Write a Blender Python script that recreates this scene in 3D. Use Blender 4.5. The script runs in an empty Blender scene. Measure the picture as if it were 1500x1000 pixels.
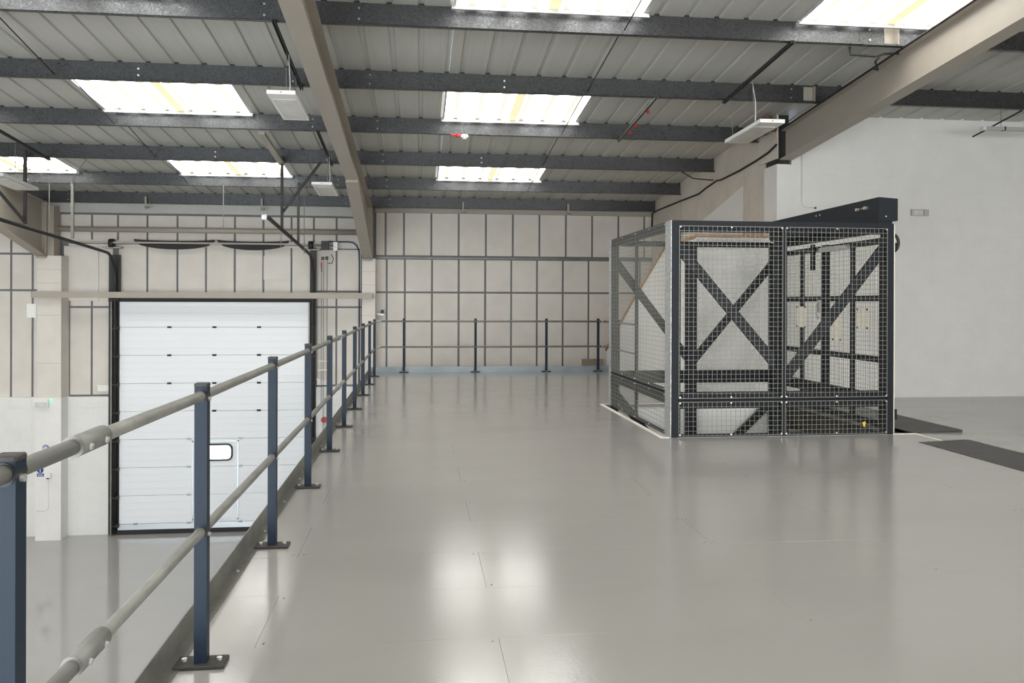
import bpy, bmesh, math, random
from mathutils import Vector, Matrix
random.seed(7)
SC = bpy.context.scene
COL = SC.collection

# ------------------------------------------------------------------ camera
FPX, YAW, PITCH, ROLL, CY, CAMH = 1205.57, 0.1133, 0.0011, 0.0031, 445.45, 1.4923
cam_d = bpy.data.cameras.new('camera')
cam = bpy.data.objects.new('camera', cam_d); COL.objects.link(cam)
cam_d.sensor_fit = 'HORIZONTAL'; cam_d.sensor_width = 36.0
cam_d.lens = FPX * 36.0 / 1500.0
cam_d.shift_y = -(500.0 - CY) / 1500.0
cam_d.clip_start = 0.05; cam_d.clip_end = 200
fw = Vector((math.sin(YAW)*math.cos(PITCH), math.cos(YAW)*math.cos(PITCH), -math.sin(PITCH)))
rt = Vector((math.cos(YAW), -math.sin(YAW), 0)); up = rt.cross(fw)
r2 = rt*math.cos(ROLL) + up*math.sin(ROLL); u2 = -rt*math.sin(ROLL) + up*math.cos(ROLL)
m3 = Matrix((r2, u2, -fw)).transposed()
cam.matrix_world = Matrix.Translation((0, 0, CAMH)) @ m3.to_4x4()
SC.camera = cam

# ------------------------------------------------------------------ world and exposure
w = bpy.data.worlds.new('world'); SC.world = w; w.use_nodes = True
bg = w.node_tree.nodes['Background']
bg.inputs[0].default_value = (0.75, 0.85, 1.0, 1); bg.inputs[1].default_value = 1.0
SC.view_settings.view_transform = 'Standard'; SC.view_settings.look = 'None'
SC.view_settings.gamma = 1.0; SC.view_settings.use_curve_mapping = False
SC.view_settings.exposure = 0.38
SKY_E = 5.0          # brightness of the daylight coming through the rooflight sheets
SC.cycles.max_bounces = 9; SC.cycles.diffuse_bounces = 6; SC.cycles.glossy_bounces = 4
SC.cycles.sample_clamp_indirect = 6.0
SC.cycles.caustics_reflective = False; SC.cycles.caustics_refractive = False

# ------------------------------------------------------------------ materials
def lin(c):
    return tuple(((v/255)/12.92 if v/255 <= .04045 else ((v/255+.055)/1.055)**2.4) for v in c)
def mat(name, col, rough=.6, metal=0., spec=.5, var=.0, vscale=3., bump=0., bscale=60., emit=None, estr=0., stretch=None, rvar=0., detail=4.):
    m = bpy.data.materials.new(name); m.use_nodes = True
    nt = m.node_tree; b = nt.nodes['Principled BSDF']
    b.inputs['Base Color'].default_value = (*col, 1); b.inputs['Roughness'].default_value = rough
    b.inputs['Metallic'].default_value = metal; b.inputs['Specular IOR Level'].default_value = spec
    geo = None
    def coords(s):
        nonlocal geo
        if geo is None: geo = nt.nodes.new('ShaderNodeNewGeometry')
        mp = nt.nodes.new('ShaderNodeMapping'); mp.inputs['Scale'].default_value = s
        nt.links.new(geo.outputs['Position'], mp.inputs['Vector']); return mp.outputs[0]
    if var or rvar:
        n = nt.nodes.new('ShaderNodeTexNoise'); n.inputs['Scale'].default_value = vscale
        n.inputs['Detail'].default_value = detail; n.inputs['Roughness'].default_value = .6
        nt.links.new(coords(stretch or (1, 1, 1)), n.inputs['Vector'])
        if var:
            r = nt.nodes.new('ShaderNodeMapRange'); r.inputs['From Min'].default_value = .3; r.inputs['From Max'].default_value = .7
            r.inputs['To Min'].default_value = 1-var; r.inputs['To Max'].default_value = 1+var
            nt.links.new(n.outputs['Fac'], r.inputs['Value'])
            mx = nt.nodes.new('ShaderNodeVectorMath'); mx.operation = 'SCALE'
            mx.inputs[0].default_value = col; nt.links.new(r.outputs[0], mx.inputs['Scale'])
            nt.links.new(mx.outputs[0], b.inputs['Base Color'])
        if rvar:
            r = nt.nodes.new('ShaderNodeMapRange'); r.inputs['From Min'].default_value = .3; r.inputs['From Max'].default_value = .7
            r.inputs['To Min'].default_value = max(.02, rough-rvar); r.inputs['To Max'].default_value = rough+rvar
            nt.links.new(n.outputs['Fac'], r.inputs['Value']); nt.links.new(r.outputs[0], b.inputs['Roughness'])
    if bump:
        n = nt.nodes.new('ShaderNodeTexNoise'); n.inputs['Scale'].default_value = bscale; n.inputs['Detail'].default_value = 3
        nt.links.new(coords((1, 1, 1)), n.inputs['Vector'])
        bp = nt.nodes.new('ShaderNodeBump'); bp.inputs['Strength'].default_value = bump; bp.inputs['Distance'].default_value = .01
        nt.links.new(n.outputs['Fac'], bp.inputs['Height']); nt.links.new(bp.outputs[0], b.inputs['Normal'])
    if emit:
        b.inputs['Emission Color'].default_value = (*emit, 1); b.inputs['Emission Strength'].default_value = estr
    return m
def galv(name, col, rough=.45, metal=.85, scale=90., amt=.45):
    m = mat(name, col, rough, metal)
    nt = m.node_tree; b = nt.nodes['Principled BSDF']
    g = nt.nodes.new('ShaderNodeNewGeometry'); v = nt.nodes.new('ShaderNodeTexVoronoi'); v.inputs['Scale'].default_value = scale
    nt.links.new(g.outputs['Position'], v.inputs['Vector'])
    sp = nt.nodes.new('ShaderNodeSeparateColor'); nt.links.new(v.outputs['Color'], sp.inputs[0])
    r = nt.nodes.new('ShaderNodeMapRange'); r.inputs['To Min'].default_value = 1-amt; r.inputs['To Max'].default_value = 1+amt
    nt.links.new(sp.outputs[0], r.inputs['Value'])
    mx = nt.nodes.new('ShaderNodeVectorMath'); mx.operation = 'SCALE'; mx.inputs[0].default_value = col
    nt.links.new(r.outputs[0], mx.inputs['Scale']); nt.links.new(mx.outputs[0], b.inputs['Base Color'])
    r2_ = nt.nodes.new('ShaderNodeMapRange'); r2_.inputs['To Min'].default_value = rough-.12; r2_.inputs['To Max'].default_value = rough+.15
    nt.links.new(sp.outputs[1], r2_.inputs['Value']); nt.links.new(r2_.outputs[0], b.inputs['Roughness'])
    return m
M = {}
M['deck'] = mat('deck_paint', (.295, .288, .274), .165, spec=.8, var=.03, vscale=.9, bump=.04, bscale=60, rvar=.03, stretch=(.5, 1.0, 1))
M['ground'] = mat('ground_floor_paint', (.38, .37, .362), .07, spec=.8, var=.03, vscale=.8, bump=.012, bscale=25, rvar=.05)
M['dark_gap'] = mat('dark_joint', (.05, .05, .05), .8)
M['white_block'] = mat('white_masonry_paint', (.77, .77, .755), .65, var=.03, vscale=2.5, bump=.25, bscale=70)
M['white_pier'] = mat('white_smooth_masonry', (.79, .78, .76), .65, var=.03, vscale=3, bump=.12, bscale=60)
M['panel'] = mat('beige_wall_panel', (.67, .635, .585), .7, var=.05, vscale=2.2, bump=.08, bscale=20)
M['panel_light'] = mat('pale_patch_board', (.68, .65, .61), .7, var=.04, vscale=2.5)
M['joint'] = mat('grey_joint_strip', (.15, .158, .165), .6, var=.1)
M['concrete'] = mat('beige_concrete_panel', (.62, .575, .51), .8, var=.09, vscale=1.6, bump=.15, bscale=30)
M['board'] = mat('white_lining_board', (.78, .775, .76), .6, var=.02, vscale=1.2)
M['sheet'] = mat('roof_liner_enamel', (.50, .50, .465), .5, var=.04, vscale=1.3, stretch=(3, .5, 1))
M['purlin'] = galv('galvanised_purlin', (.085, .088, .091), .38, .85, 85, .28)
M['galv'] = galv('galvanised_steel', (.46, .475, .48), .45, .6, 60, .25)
M['galv_blue'] = mat('bright_galvanised_strip', (.26, .31, .345), .4, .4, var=.15, vscale=1.5)
M['galv_dull'] = mat('dull_galvanised_tube', (.21, .21, .195), .5, .3, var=.2, vscale=14, stretch=(1, .35, 1), bump=.1, bscale=160)
M['galv_dark'] = mat('dark_galvanised_angle', (.19, .19, .172), .45, .5, var=.2, vscale=6)
M['rafter'] = mat('beige_steel_paint', (.37, .335, .285), .5, var=.04, vscale=3)
M['post'] = mat('slate_blue_powder_coat', (.009, .0185, .034), .5, spec=.25, bump=.03, bscale=300)
M['plate'] = mat('dark_base_plate', (.04, .038, .037), .55, .0, spec=.3, var=.2, vscale=18)
M['bolt'] = mat('zinc_bolt', (.62, .62, .6), .35, .8)
M['cage'] = mat('anthracite_lift_paint', lin((25, 30, 38)), .5, spec=.25)
M['black'] = mat('black_steel', (.012, .012, .013), .5)
M['rubber'] = mat('black_rubber', (.02, .02, .021), .75)
M['wire'] = mat('galvanised_wire', (.30, .30, .265), .5, .4)
M['white_metal'] = mat('white_enamel', (.80, .80, .78), .4)
M['flash'] = mat('white_flashing', (.5, .5, .51), .4)
M['door'] = mat('white_door_skin', (.84, .87, .90), .45)
M['alu'] = mat('aluminium_profile', (.62, .66, .70), .4, .5)
M['glass_lit'] = mat('daylit_pane', (.9, .95, 1), .2, emit=(1, 1, 1), estr=1.4)
M['diffuser'] = mat('prismatic_diffuser', (.62, .61, .57), .25, var=.12, vscale=9)
M['wood'] = mat('timber_edge', (.42, .22, .10), .7, var=.2, vscale=18, stretch=(1, 1, 1))
M['wood_old'] = mat('old_grey_timber', (.22, .18, .135), .8, var=.3, vscale=9, stretch=(1, 6, 1))
M['wool'] = mat('brown_insulation', (.16, .08, .045), .95, var=.4, vscale=12)
M['blue'] = mat('sign_blue', lin((20, 50, 140)), .5)
M['signwhite'] = mat('sign_white', (.85, .85, .85), .5)
M['cream'] = mat('cream_edge_strip', (.80, .77, .69), .5)
M['red'] = mat('red_plastic', (.45, .01, .02), .4)
M['green'] = mat('green_led', (.0, .3, .08), .4, emit=(.1, 1, .4), estr=1.5)
M['greenp'] = mat('green_plastic', (.02, .12, .06), .4)
M['yellow'] = mat('yellow_tag', (.75, .52, .03), .5)
M['notice'] = mat('cream_notice_plate', (.82, .77, .66), .5)
M['cable'] = mat('black_cable', (.012, .012, .014), .6)
M['navy'] = mat('blue_cable', (.02, .025, .09), .5)
M['white_plastic'] = mat('white_plastic', (.80, .80, .79), .4)
M['grey_plastic'] = mat('grey_plastic', (.45, .45, .45), .4)
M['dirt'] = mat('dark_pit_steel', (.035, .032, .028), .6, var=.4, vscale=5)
M['unlit'] = mat('plain_far_wall', (.55, .53, .5), .8)

def ramp_material():
    m = mat('studded_anti_slip_plate', (.055, .053, .05), .5, .15, var=.25, vscale=5)
    nt = m.node_tree; b = nt.nodes['Principled BSDF']
    g = nt.nodes.new('ShaderNodeNewGeometry'); v = nt.nodes.new('ShaderNodeTexVoronoi')
    v.inputs['Scale'].default_value = 42; v.inputs['Randomness'].default_value = 0
    nt.links.new(g.outputs['Position'], v.inputs['Vector'])
    bp = nt.nodes.new('ShaderNodeBump'); bp.inputs['Strength'].default_value = .8; bp.inputs['Distance'].default_value = .004; bp.invert = True
    nt.links.new(v.outputs['Distance'], bp.inputs['Height']); nt.links.new(bp.outputs[0], b.inputs['Normal'])
    return m
M['ramp'] = ramp_material()

def rooflight_material(name):
    # translucent corrugated sheet lit by the sky: bright pans, rib shading painted as creamier, duller emission bands
    m = bpy.data.materials.new(name); m.use_nodes = True; nt = m.node_tree; L = nt.links.new
    b = nt.nodes['Principled BSDF']; b.inputs['Base Color'].default_value = (.25, .25, .23, 1); b.inputs['Roughness'].default_value = .5
    tc = nt.nodes.new('ShaderNodeTexCoord'); sx = nt.nodes.new('ShaderNodeSeparateXYZ'); L(tc.outputs['Object'], sx.inputs[0])
    def mth(op, a, v=None, w=None):
        n = nt.nodes.new('ShaderNodeMath'); n.operation = op
        for k, q in enumerate((a, v, w)):
            if q is None: continue
            if isinstance(q, (int, float)): n.inputs[k].default_value = q
            else: L(q, n.inputs[k])
        return n.outputs[0]
    geo = nt.nodes.new('ShaderNodeNewGeometry')
    mp = nt.nodes.new('ShaderNodeMapping'); mp.inputs['Scale'].default_value = (5, .9, 1); L(geo.outputs['Position'], mp.inputs['Vector'])
    n = nt.nodes.new('ShaderNodeTexNoise'); n.inputs['Scale'].default_value = 1.; n.inputs['Detail'].default_value = 3; L(mp.outputs[0], n.inputs['Vector'])
    wob = mth('MULTIPLY_ADD', n.outputs['Fac'], .07, -.035)
    ph = mth('MODULO', mth('ADD', sx.outputs[0], wob), .35)
    dist = mth('ABSOLUTE', mth('SUBTRACT', ph, .175))           # distance from the rib centre
    band = nt.nodes.new('ShaderNodeMapRange'); band.interpolation_type = 'SMOOTHSTEP'
    band.inputs['From Min'].default_value = .03; band.inputs['From Max'].default_value = .15; L(dist, band.inputs['Value'])
    st = nt.nodes.new('ShaderNodeMapRange'); st.inputs['To Min'].default_value = .66; st.inputs['To Max'].default_value = SKY_E*1.8; L(band.outputs[0], st.inputs['Value'])
    mx = nt.nodes.new('ShaderNodeMix'); mx.data_type = 'RGBA'; L(band.outputs[0], mx.inputs['Factor'])
    mx.inputs['A'].default_value = (1, .96, .86, 1); mx.inputs['B'].default_value = (1, .99, .955, 1)
    L(mx.outputs['Result'], b.inputs['Emission Color']); L(st.outputs[0], b.inputs['Emission Strength'])
    return m
M['rooflight'] = rooflight_material('rooflight_sheet')
M['daylight'] = mat('added_glazing', (.8, .85, .9), .1, emit=(1, .985, .95), estr=8.5)  # unseen glowing panes added to brighten the block wall from behind the camera
M['daylight_cool'] = mat('added_cool_glazing', (.8, .85, .9), .1, emit=(.90, .96, 1), estr=9.0)  # unseen cool glowing panes, added for frontal daylight on the ground floor side
M['rooflight_lap'] = mat('yellowed_rooflight_lap', (.2, .18, .1), .5, emit=(1, .88, .56), estr=.74)

# ------------------------------------------------------------------ mesh helpers
class MB:
    def __init__(s): s.v = []; s.f = []
    def add(s, vs, fs):
        o = len(s.v); s.v += [tuple(v) for v in vs]; s.f += [tuple(i+o for i in f) for f in fs]; return s
    def box(s, x0, x1, y0, y1, z0, z1):
        x0, x1 = min(x0, x1), max(x0, x1); y0, y1 = min(y0, y1), max(y0, y1); z0, z1 = min(z0, z1), max(z0, z1)
        return s.add([(x0,y0,z0),(x1,y0,z0),(x1,y1,z0),(x0,y1,z0),(x0,y0,z1),(x1,y0,z1),(x1,y1,z1),(x0,y1,z1)],
                     [(0,3,2,1),(4,5,6,7),(0,1,5,4),(1,2,6,5),(2,3,7,6),(3,0,4,7)])
    def cbox(s, x0, x1, y0, y1, z0, z1, c=.004):
        # box with chamfered vertical edges and top rim
        def ring(z, d): return [(x0+d,y0+c,z),(x0+c,y0+d,z),(x1-c,y0+d,z),(x1-d,y0+c,z),(x1-d,y1-c,z),(x1-c,y1-d,z),(x0+c,y1-d,z),(x0+d,y1-c,z)]
        a = ring(z0, 0)+ring(z1-c, 0)+[(x0+c,y0+c,z1),(x1-c,y0+c,z1),(x1-c,y1-c,z1),(x0+c,y1-c,z1)]
        # ring order: 0 left-front, 1 front-left, 2 front-right, 3 right-front ...
        a = []
        for z in (z0, z1-c):
            a += [(x0,y0+c,z),(x0+c,y0,z),(x1-c,y0,z),(x1,y0+c,z),(x1,y1-c,z),(x1-c,y1,z),(x0+c,y1,z),(x0,y1-c,z)]
        a += [(x0+c,y0+c,z1),(x1-c,y0+c,z1),(x1-c,y1-c,z1),(x0+c,y1-c,z1)]
        f = [tuple(range(7,-1,-1))]
        for i in range(8): f.append((i,(i+1)%8,8+(i+1)%8,8+i))
        f += [(16,17,18,19),(8,9,16),(9,10,17,16),(10,11,17),(11,12,18,17),(12,13,18),(13,14,19,18),(14,15,19),(15,8,16,19)]
        return s.add(a, f)
    def hexa(s, p): # 8 points bottom ring then top ring
        return s.add(p, [(0,3,2,1),(4,5,6,7),(0,1,5,4),(1,2,6,5),(2,3,7,6),(3,0,4,7)])
    def prism(s, pts, axis, a, b):
        # polygon pts (2D) extruded along axis: 'x' -> pts (y,z), 'y' -> pts (x,z), 'z' -> pts (x,y)
        def P(q, t): return (t,q[0],q[1]) if axis == 'x' else ((q[0],t,q[1]) if axis == 'y' else (q[0],q[1],t))
        n = len(pts); vs = [P(q,a) for q in pts]+[P(q,b) for q in pts]
        fs = [tuple(range(n)), tuple(range(2*n-1,n-1,-1))]+[((i+1)%n,i,n+i,n+(i+1)%n) for i in range(n)]
        return s.add(vs, fs)
    def bar(s, p, q, wd, ht, upv=(0,0,1)):
        p = Vector(p); q = Vector(q); d = (q-p).normalized(); u = Vector(upv)
        if abs(d.dot(u)) > .98: u = Vector((0,1,0))
        r = d.cross(u).normalized(); u = r.cross(d).normalized()
        a = r*wd/2; b = u*ht/2
        return s.hexa([p-a-b, p+a-b, q+a-b, q-a-b, p-a+b, p+a+b, q+a+b, q-a+b])
    def tube(s, pts, r, n=10, caps=True):
        pts = [Vector(p) for p in pts]; rings = []; prev = None
        for i, p in enumerate(pts):
            d = (pts[min(i+1,len(pts)-1)]-pts[max(i-1,0)]).normalized()
            if prev is None:
                ref = Vector((0,0,1)) if abs(d.z) < .9 else Vector((1,0,0)); a = d.cross(ref).normalized()
            else: a = (prev-d*prev.dot(d)).normalized()
            b = d.cross(a); prev = a
            rings.append([p+(a*math.cos(2*math.pi*k/n)+b*math.sin(2*math.pi*k/n))*r for k in range(n)])
        vs = [v for rg in rings for v in rg]; fs = []
        for i in range(len(pts)-1):
            for k in range(n): fs.append((i*n+k, i*n+(k+1)%n, (i+1)*n+(k+1)%n, (i+1)*n+k))
        if caps: fs += [tuple(range(n-1,-1,-1)), tuple(range((len(pts)-1)*n, len(pts)*n))]
        return s.add(vs, fs)
    def sloped(s, x0, x1, st): # st: list of (y, zb, zt)
        for (ya,ba,ta),(yb,bb,tb) in zip(st, st[1:]):
            s.hexa([(x0,ya,ba),(x1,ya,ba),(x1,yb,bb),(x0,yb,bb),(x0,ya,ta),(x1,ya,ta),(x1,yb,tb),(x0,yb,tb)])
        return s
    def mesh(s, name, m, org=(0,0,0), smooth=False):
        me = bpy.data.meshes.new(name)
        me.from_pydata([(v[0]-org[0], v[1]-org[1], v[2]-org[2]) for v in s.v], [], s.f)
        bm = bmesh.new(); bm.from_mesh(me); bmesh.ops.recalc_face_normals(bm, faces=bm.faces); bm.to_mesh(me); bm.free()
        me.materials.append(m if not isinstance(m, str) else M[m])
        if smooth:
            for p in me.polygons: p.use_smooth = True
        return me
    def build(s, name, m, parent=None, smooth=False):
        xs = [v[0] for v in s.v]; ys = [v[1] for v in s.v]; zs = [v[2] for v in s.v]
        org = ((min(xs)+max(xs))/2, (min(ys)+max(ys))/2, min(zs))
        o = bpy.data.objects.new(name, s.mesh(name, m, org, smooth)); COL.objects.link(o)
        put(o, org, parent); return o
WORLD = {}
def put(o, loc, parent=None):
    loc = Vector(loc); WORLD[o.name] = loc
    if parent is not None:
        o.parent = parent; o.location = loc - WORLD[parent.name]
    else: o.location = loc
def inst(name, me, loc, parent=None, scale=None, rot=None):
    o = bpy.data.objects.new(name, me); COL.objects.link(o); put(o, loc, parent)
    if scale: o.scale = scale
    if rot: o.rotation_euler = rot
    return o
def tag(o, label=None, cat=None, group=None, kind=None):
    if label: o['label'] = label
    if cat: o['category'] = cat
    if group: o['group'] = group
    if kind: o['kind'] = kind
    return o
def thing(name, label, cat, loc, group=None):
    o = bpy.data.objects.new(name, None); COL.objects.link(o); put(o, loc); o.empty_display_size = .1
    return tag(o, label, cat, group)
def B(*a): return MB().box(*a)
def disc(x, z, r, y0, y1, n=20): return MB().prism([(x+r*math.cos(2*math.pi*i/n), z+r*math.sin(2*math.pi*i/n)) for i in range(n)], 'y', y0, y1)

# ------------------------------------------------------------------ key dimensions
GZ = -3.70                       # ground floor level; the mezzanine deck is z = 0
YB = 19.40                       # back wall
YR = 12.42                       # blockwork wall right of the lift
XS = 5.61                        # side wall between them
A, SL = 5.2529, 0.0826           # underside of purlins z = A - SL*y
PH = .25                         # purlin depth
def zb(y): return A - SL*y
def zs(y): return zb(y) + PH
PY = {k: 9.08 + 2.0275*(k-1) for k in range(-7, 6)}; PY[6] = 19.08
XL, XRT, YREAR = -14.6, 13.4, PY[-7]

# ------------------------------------------------------------------ setting: floors
floor = thing('floor', None, None, (2, 8, 0)); del_keys = None
for k in ('label', 'category'):
    if k in floor: del floor[k]
floor['kind'] = 'structure'
PX0, PX1, PY0, PY1 = 2.72, 5.72, 8.92, 11.95     # lift pit opening
R0, RP = 3.66-.64*3, .64
YF = R0+RP*11
slab = MB()
DX0 = -1.03
slab.box(DX0, XRT, YREAR, R0, -.035, 0)
slab.box(9.0, XRT, R0, YF, -.035, 0)
slab.box(DX0, PX0, YF, 17.9, -.035, 0); slab.box(PX1, XRT, YF, YR+.1, -.035, 0)
slab.box(PX0, PX1, YF, PY0, -.035, 0); slab.box(PX0, XS+.05, PY1, 17.9, -.035, 0)
slab.build('deck_slab', 'deck', floor)
under = MB(); under.box(DX0, XRT, YREAR, YF, -.07, -.036); under.box(DX0, PX0, YF, 17.9, -.07, -.036); under.box(PX1, XRT, YF, YR+.1, -.07, -.036); under.box(PX0, XS+.05, PY1, 17.9, -.07, -.036)
under.build('deck_underlay', 'dark_gap', floor)
bcache = {}
def board(x0, x1, y0, y1):
    g = .0005; gl = .0003
    key = round(x1-x0, 3)
    if key not in bcache:
        bcache[key] = MB().cbox(-(x1-x0)/2+g, (x1-x0)/2-g, -(y1-y0)/2+gl, (y1-y0)/2-gl, -.034, 0, .0006).mesh('deck_board', 'deck')
    inst('deck_board', bcache[key], ((x0+x1)/2, (y0+y1)/2, random.choice((0, 0, 0, -.0003, .0003))), floor)
LB = 2.52
for n in range(11):
    y0 = R0+RP*n; j = (.36 if (n-3) % 2 else 1.82)
    xs = [DX0]+[j+LB*k for k in range(-3, 6) if DX0+.05 < j+LB*k < 8.95]+[9.0]
    for a, b in zip(xs, xs[1:]): board(a, b, y0, y0+RP)
scr = MB()
for n in range(11):
    y0 = R0+RP*n; j = (.36 if (n-3) % 2 else 1.82)
    for k in range(-2, 3):
        x = j+LB*k
        if not DX0+.1 < x < 8.5: continue
        for yy in (y0+.045, y0+RP-.045):
            for s in (-.03, .03):
                if random.random() < .7: scr.prism([(x+s+.005*math.cos(t*math.pi/3), yy+random.uniform(-.01,.01)+.005*math.sin(t*math.pi/3)) for t in range(6)], 'z', -.002, .0012)
tag(scr.build('deck_screw', 'plate', floor), kind='stuff')

gf = B(XL, 7.0, YREAR, YB+.2, GZ-.1, GZ).build('floor_ground', 'ground'); gf['kind'] = 'structure'
eb = MB()
eb.box(DX0-.012, DX0, YREAR, 17.9, -.33, -.002); eb.box(DX0, DX0+.08, YREAR, 17.9, -.33, -.31); eb.box(DX0, XS, 17.9, 17.912, -.33, -.002)
tr = eb.build('trim_1', 'galv_dark'); tr['kind'] = 'structure'
# cream edge strip round the lift pit
pe = thing('trim_2', None, None, (4.2, 10.4, 0)); pe['kind'] = 'structure'
B(PX0-.045, PX1, PY0-.025, PY0+.02, .0, .006).build('edge_strip', 'cream', pe)
B(PX0-.045, PX0+.005, PY0+.02, PY1+.03, .0, .006).build('edge_strip', 'cream', pe)
B(PX0+.005, PX1, PY1-.01, PY1+.03, .0, .006).build('edge_strip', 'cream', pe)
B(PX1-.03, PX1+.005, 8.44, 8.895, .0, .005).build('edge_strip', 'cream', pe)
# pit lining below the deck
pl = MB(); pl.box(PX1, PX1+.02, PY0, PY1, GZ, -.002)
B(PX0-.3, PX1, PY1, PY1+.02, GZ, -.04).build('wall_shaft', 'board')['kind'] = 'structure'
pw = pl.build('wall_pit', 'unlit'); pw['kind'] = 'structure'

# ------------------------------------------------------------------ setting: back wall
G = .022     # half width of the panel joints
wb = thing('wall_back', None, None, (0, YB, GZ)); wb['kind'] = 'structure'
B(XL, XS+.2, YB, YB+.15, GZ, 4.3).build('joint_backing', 'joint', wb)
pcache = {}
def wpanel(x0, x1, z0, z1, m='panel', yy=YB, dep=.016):
    w_, h_ = x1-x0-2*G, z1-z0-2*G
    if w_ < .03 or h_ < .03: return
    key = (round(w_, 2), round(h_, 2), m, dep)
    if key not in pcache:
        me = MB()
        c = .003
        W, H = w_/2, h_
        me.add([(-W,0,0),(W,0,0),(W,0,H),(-W,0,H),(-W,-dep+c,0),(W,-dep+c,0),(W,-dep+c,H),(-W,-dep+c,H),(-W+c,-dep,c),(W-c,-dep,c),(W-c,-dep,H-c),(-W+c,-dep,H-c)],
               [(0,1,5,4),(1,2,6,5),(2,3,7,6),(3,0,4,7),(4,5,9,8),(5,6,10,9),(6,7,11,10),(7,4,8,11),(8,9,10,11)])
        pcache[key] = me.mesh('wall_panel', m)
    inst('wall_panel', pcache[key], ((x0+x1)/2, yy, z0+G), wb)
low = [-1.0, -.735, -.315, .317, .94, 1.569, 2.187, 2.801, 3.428, 4.05, 4.68, 5.31, 5.62]
top = [-1.0, -.763, -.339, .298, .938, 1.58, 2.221, 2.858, 3.496, 4.132, 4.777, 5.414, 5.62]
for a, b in zip(low, low[1:]):
    wpanel(a, b, -.75, 1.742); wpanel(a, b, 1.742, 2.53)
for a, b in zip(top, top[1:]): wpanel(a, b, 2.585, 3.615)
B(-1.0, XS, YB-.05, YB, 2.525, 2.56).build('cladding_rail', 'galv_dark', wb)
B(-1.0, XS, YB-.03, YB, 2.56, 2.59).build('cladding_rail', 'joint', wb)
B(-1.0, XS, YB-.06, YB+.1, 3.595, 3.78).build('eaves_board', 'rafter', wb)
# bay with the sectional door
up_ = [-8.05, -7.268, -6.713, -6.08, -5.427, -4.80, -4.167, -3.53, -2.903, -2.40, -1.884, -1.30]
for a, b in zip(up_, up_[1:]):
    wpanel(a, b, 2.86, 3.47)
    if -6.8 < (a+b)/2 < -2.45: wpanel(a, b, 1.62, 2.80)
for a, b in ((-7.75, -7.268), (-7.268, -6.80)):
    wpanel(a, b, -.60, 1.38); wpanel(a, b, 1.38, 2.80)
for a, b in ((-2.42, -1.884), (-1.884, -1.30)):
    wpanel(a, b, -.42, 1.39); wpanel(a, b, 1.39, 1.75); wpanel(a, b, 1.75, 2.74)
for a, b in ((-10.9, -10.27), (-10.27, -9.62), (-9.62, -8.97), (-8.97, -8.52), (-8.52, -8.2)):
    wpanel(a, b, -.80, 1.75); wpanel(a, b, 1.75, 2.56); wpanel(a, b, 2.56, 3.5)
B(XL, -1.3, YB-.1, YB+.1, 3.49, 3.80).build('eaves_board', 'sheet', wb)
B(-7.75, -1.32, YB-.05, YB-.02, 2.745, 2.885).build('header_board', 'panel_light', wb)
B(-7.85, -7.12, YB-.045, YB-.017, 1.52, 2.74).build('patch_board', 'panel_light', wb)
B(-3.52, -2.92, YB-.045, YB-.017, 2.02, 2.55).build('patch_board', 'panel_light', wb)

# white blockwork plinth walls at ground level, left and right of the door
BW, BH = .472, .2365
def blockmesh(m, axis='y'):
    c = .002; W, H = BW/2-.002, BH-.004; d = .0145
    me = MB().add([(-W,0,0),(W,0,0),(W,0,H),(-W,0,H),(-W,-d+c,0),(W,-d+c,0),(W,-d+c,H),(-W,-d+c,H),(-W+c*1.6,-d,c*1.6),(W-c*1.6,-d,c*1.6),(W-c*1.6,-d,H-c*1.6),(-W+c*1.6,-d,H-c*1.6)],
        [(0,1,5,4),(1,2,6,5),(2,3,7,6),(3,0,4,7),(4,5,9,8),(5,6,10,9),(6,7,11,10),(7,4,8,11),(8,9,10,11)])
    return me.mesh('block', m)
BLK = blockmesh('white_block')
def blocks(parent, x0, x1, z0, z1, y, ztop=None):
    r = 0; z = z0
    while z < z1-.02:
        h = min(BH, z1-z); x = x0 - (BW/2 if r % 2 else 0)
        while x < x1-.01:
            a, b = max(x, x0), min(x+BW, x1)
            if b-a > .04:
                hh = h
                if ztop: hh = min(h, ztop((a+b)/2)-z)
                if hh > .03: inst('block', BLK, ((a+b)/2, y+random.uniform(-.0005,.0005), z+.002), parent, scale=((b-a)/BW, 1, hh/BH))
            x += BW
        z += BH; r += 1
wl = thing('wall_lower', None, None, (-8, YB-.1, GZ)); wl['kind'] = 'structure'
B(XL, -6.82, YB-.115, YB, GZ, -.62).build('blockwork_core', 'white_pier', wl)
B(-2.38, XS, YB-.115, YB, GZ, -.44).build('blockwork_core', 'white_pier', wl)
blocks(wl, -9.9, -6.82, GZ, -.62, YB-.1035)
blocks(wl, -2.38, -1.0, GZ, -.44, YB-.1035)

# ------------------------------------------------------------------ setting: right blockwork wall
wr = thing('wall_right', None, None, (8, YR, 0)); wr['kind'] = 'structure'
B(XS, 5.86, YR, YR+.48, GZ, 3.70).build('blockwork_core', 'white_pier', wr)
B(5.86, 6.03, YR, YR+.3, GZ, 3.88).build('blockwork_core', 'white_pier', wr)
core = MB(); core.prism([(6.03, GZ), (XRT, GZ), (XRT, zs(YR)+.12), (6.03, zs(YR)+.12)], 'y', YR, YR+.2)
core.build('blockwork_core', 'white_block', wr)
blocks(wr, XS, 10.6, 0.0, zs(YR)+.10, YR+.012, ztop=lambda x: 3.70 if x < 5.86 else (3.88 if x < 6.03 else 9))

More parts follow.
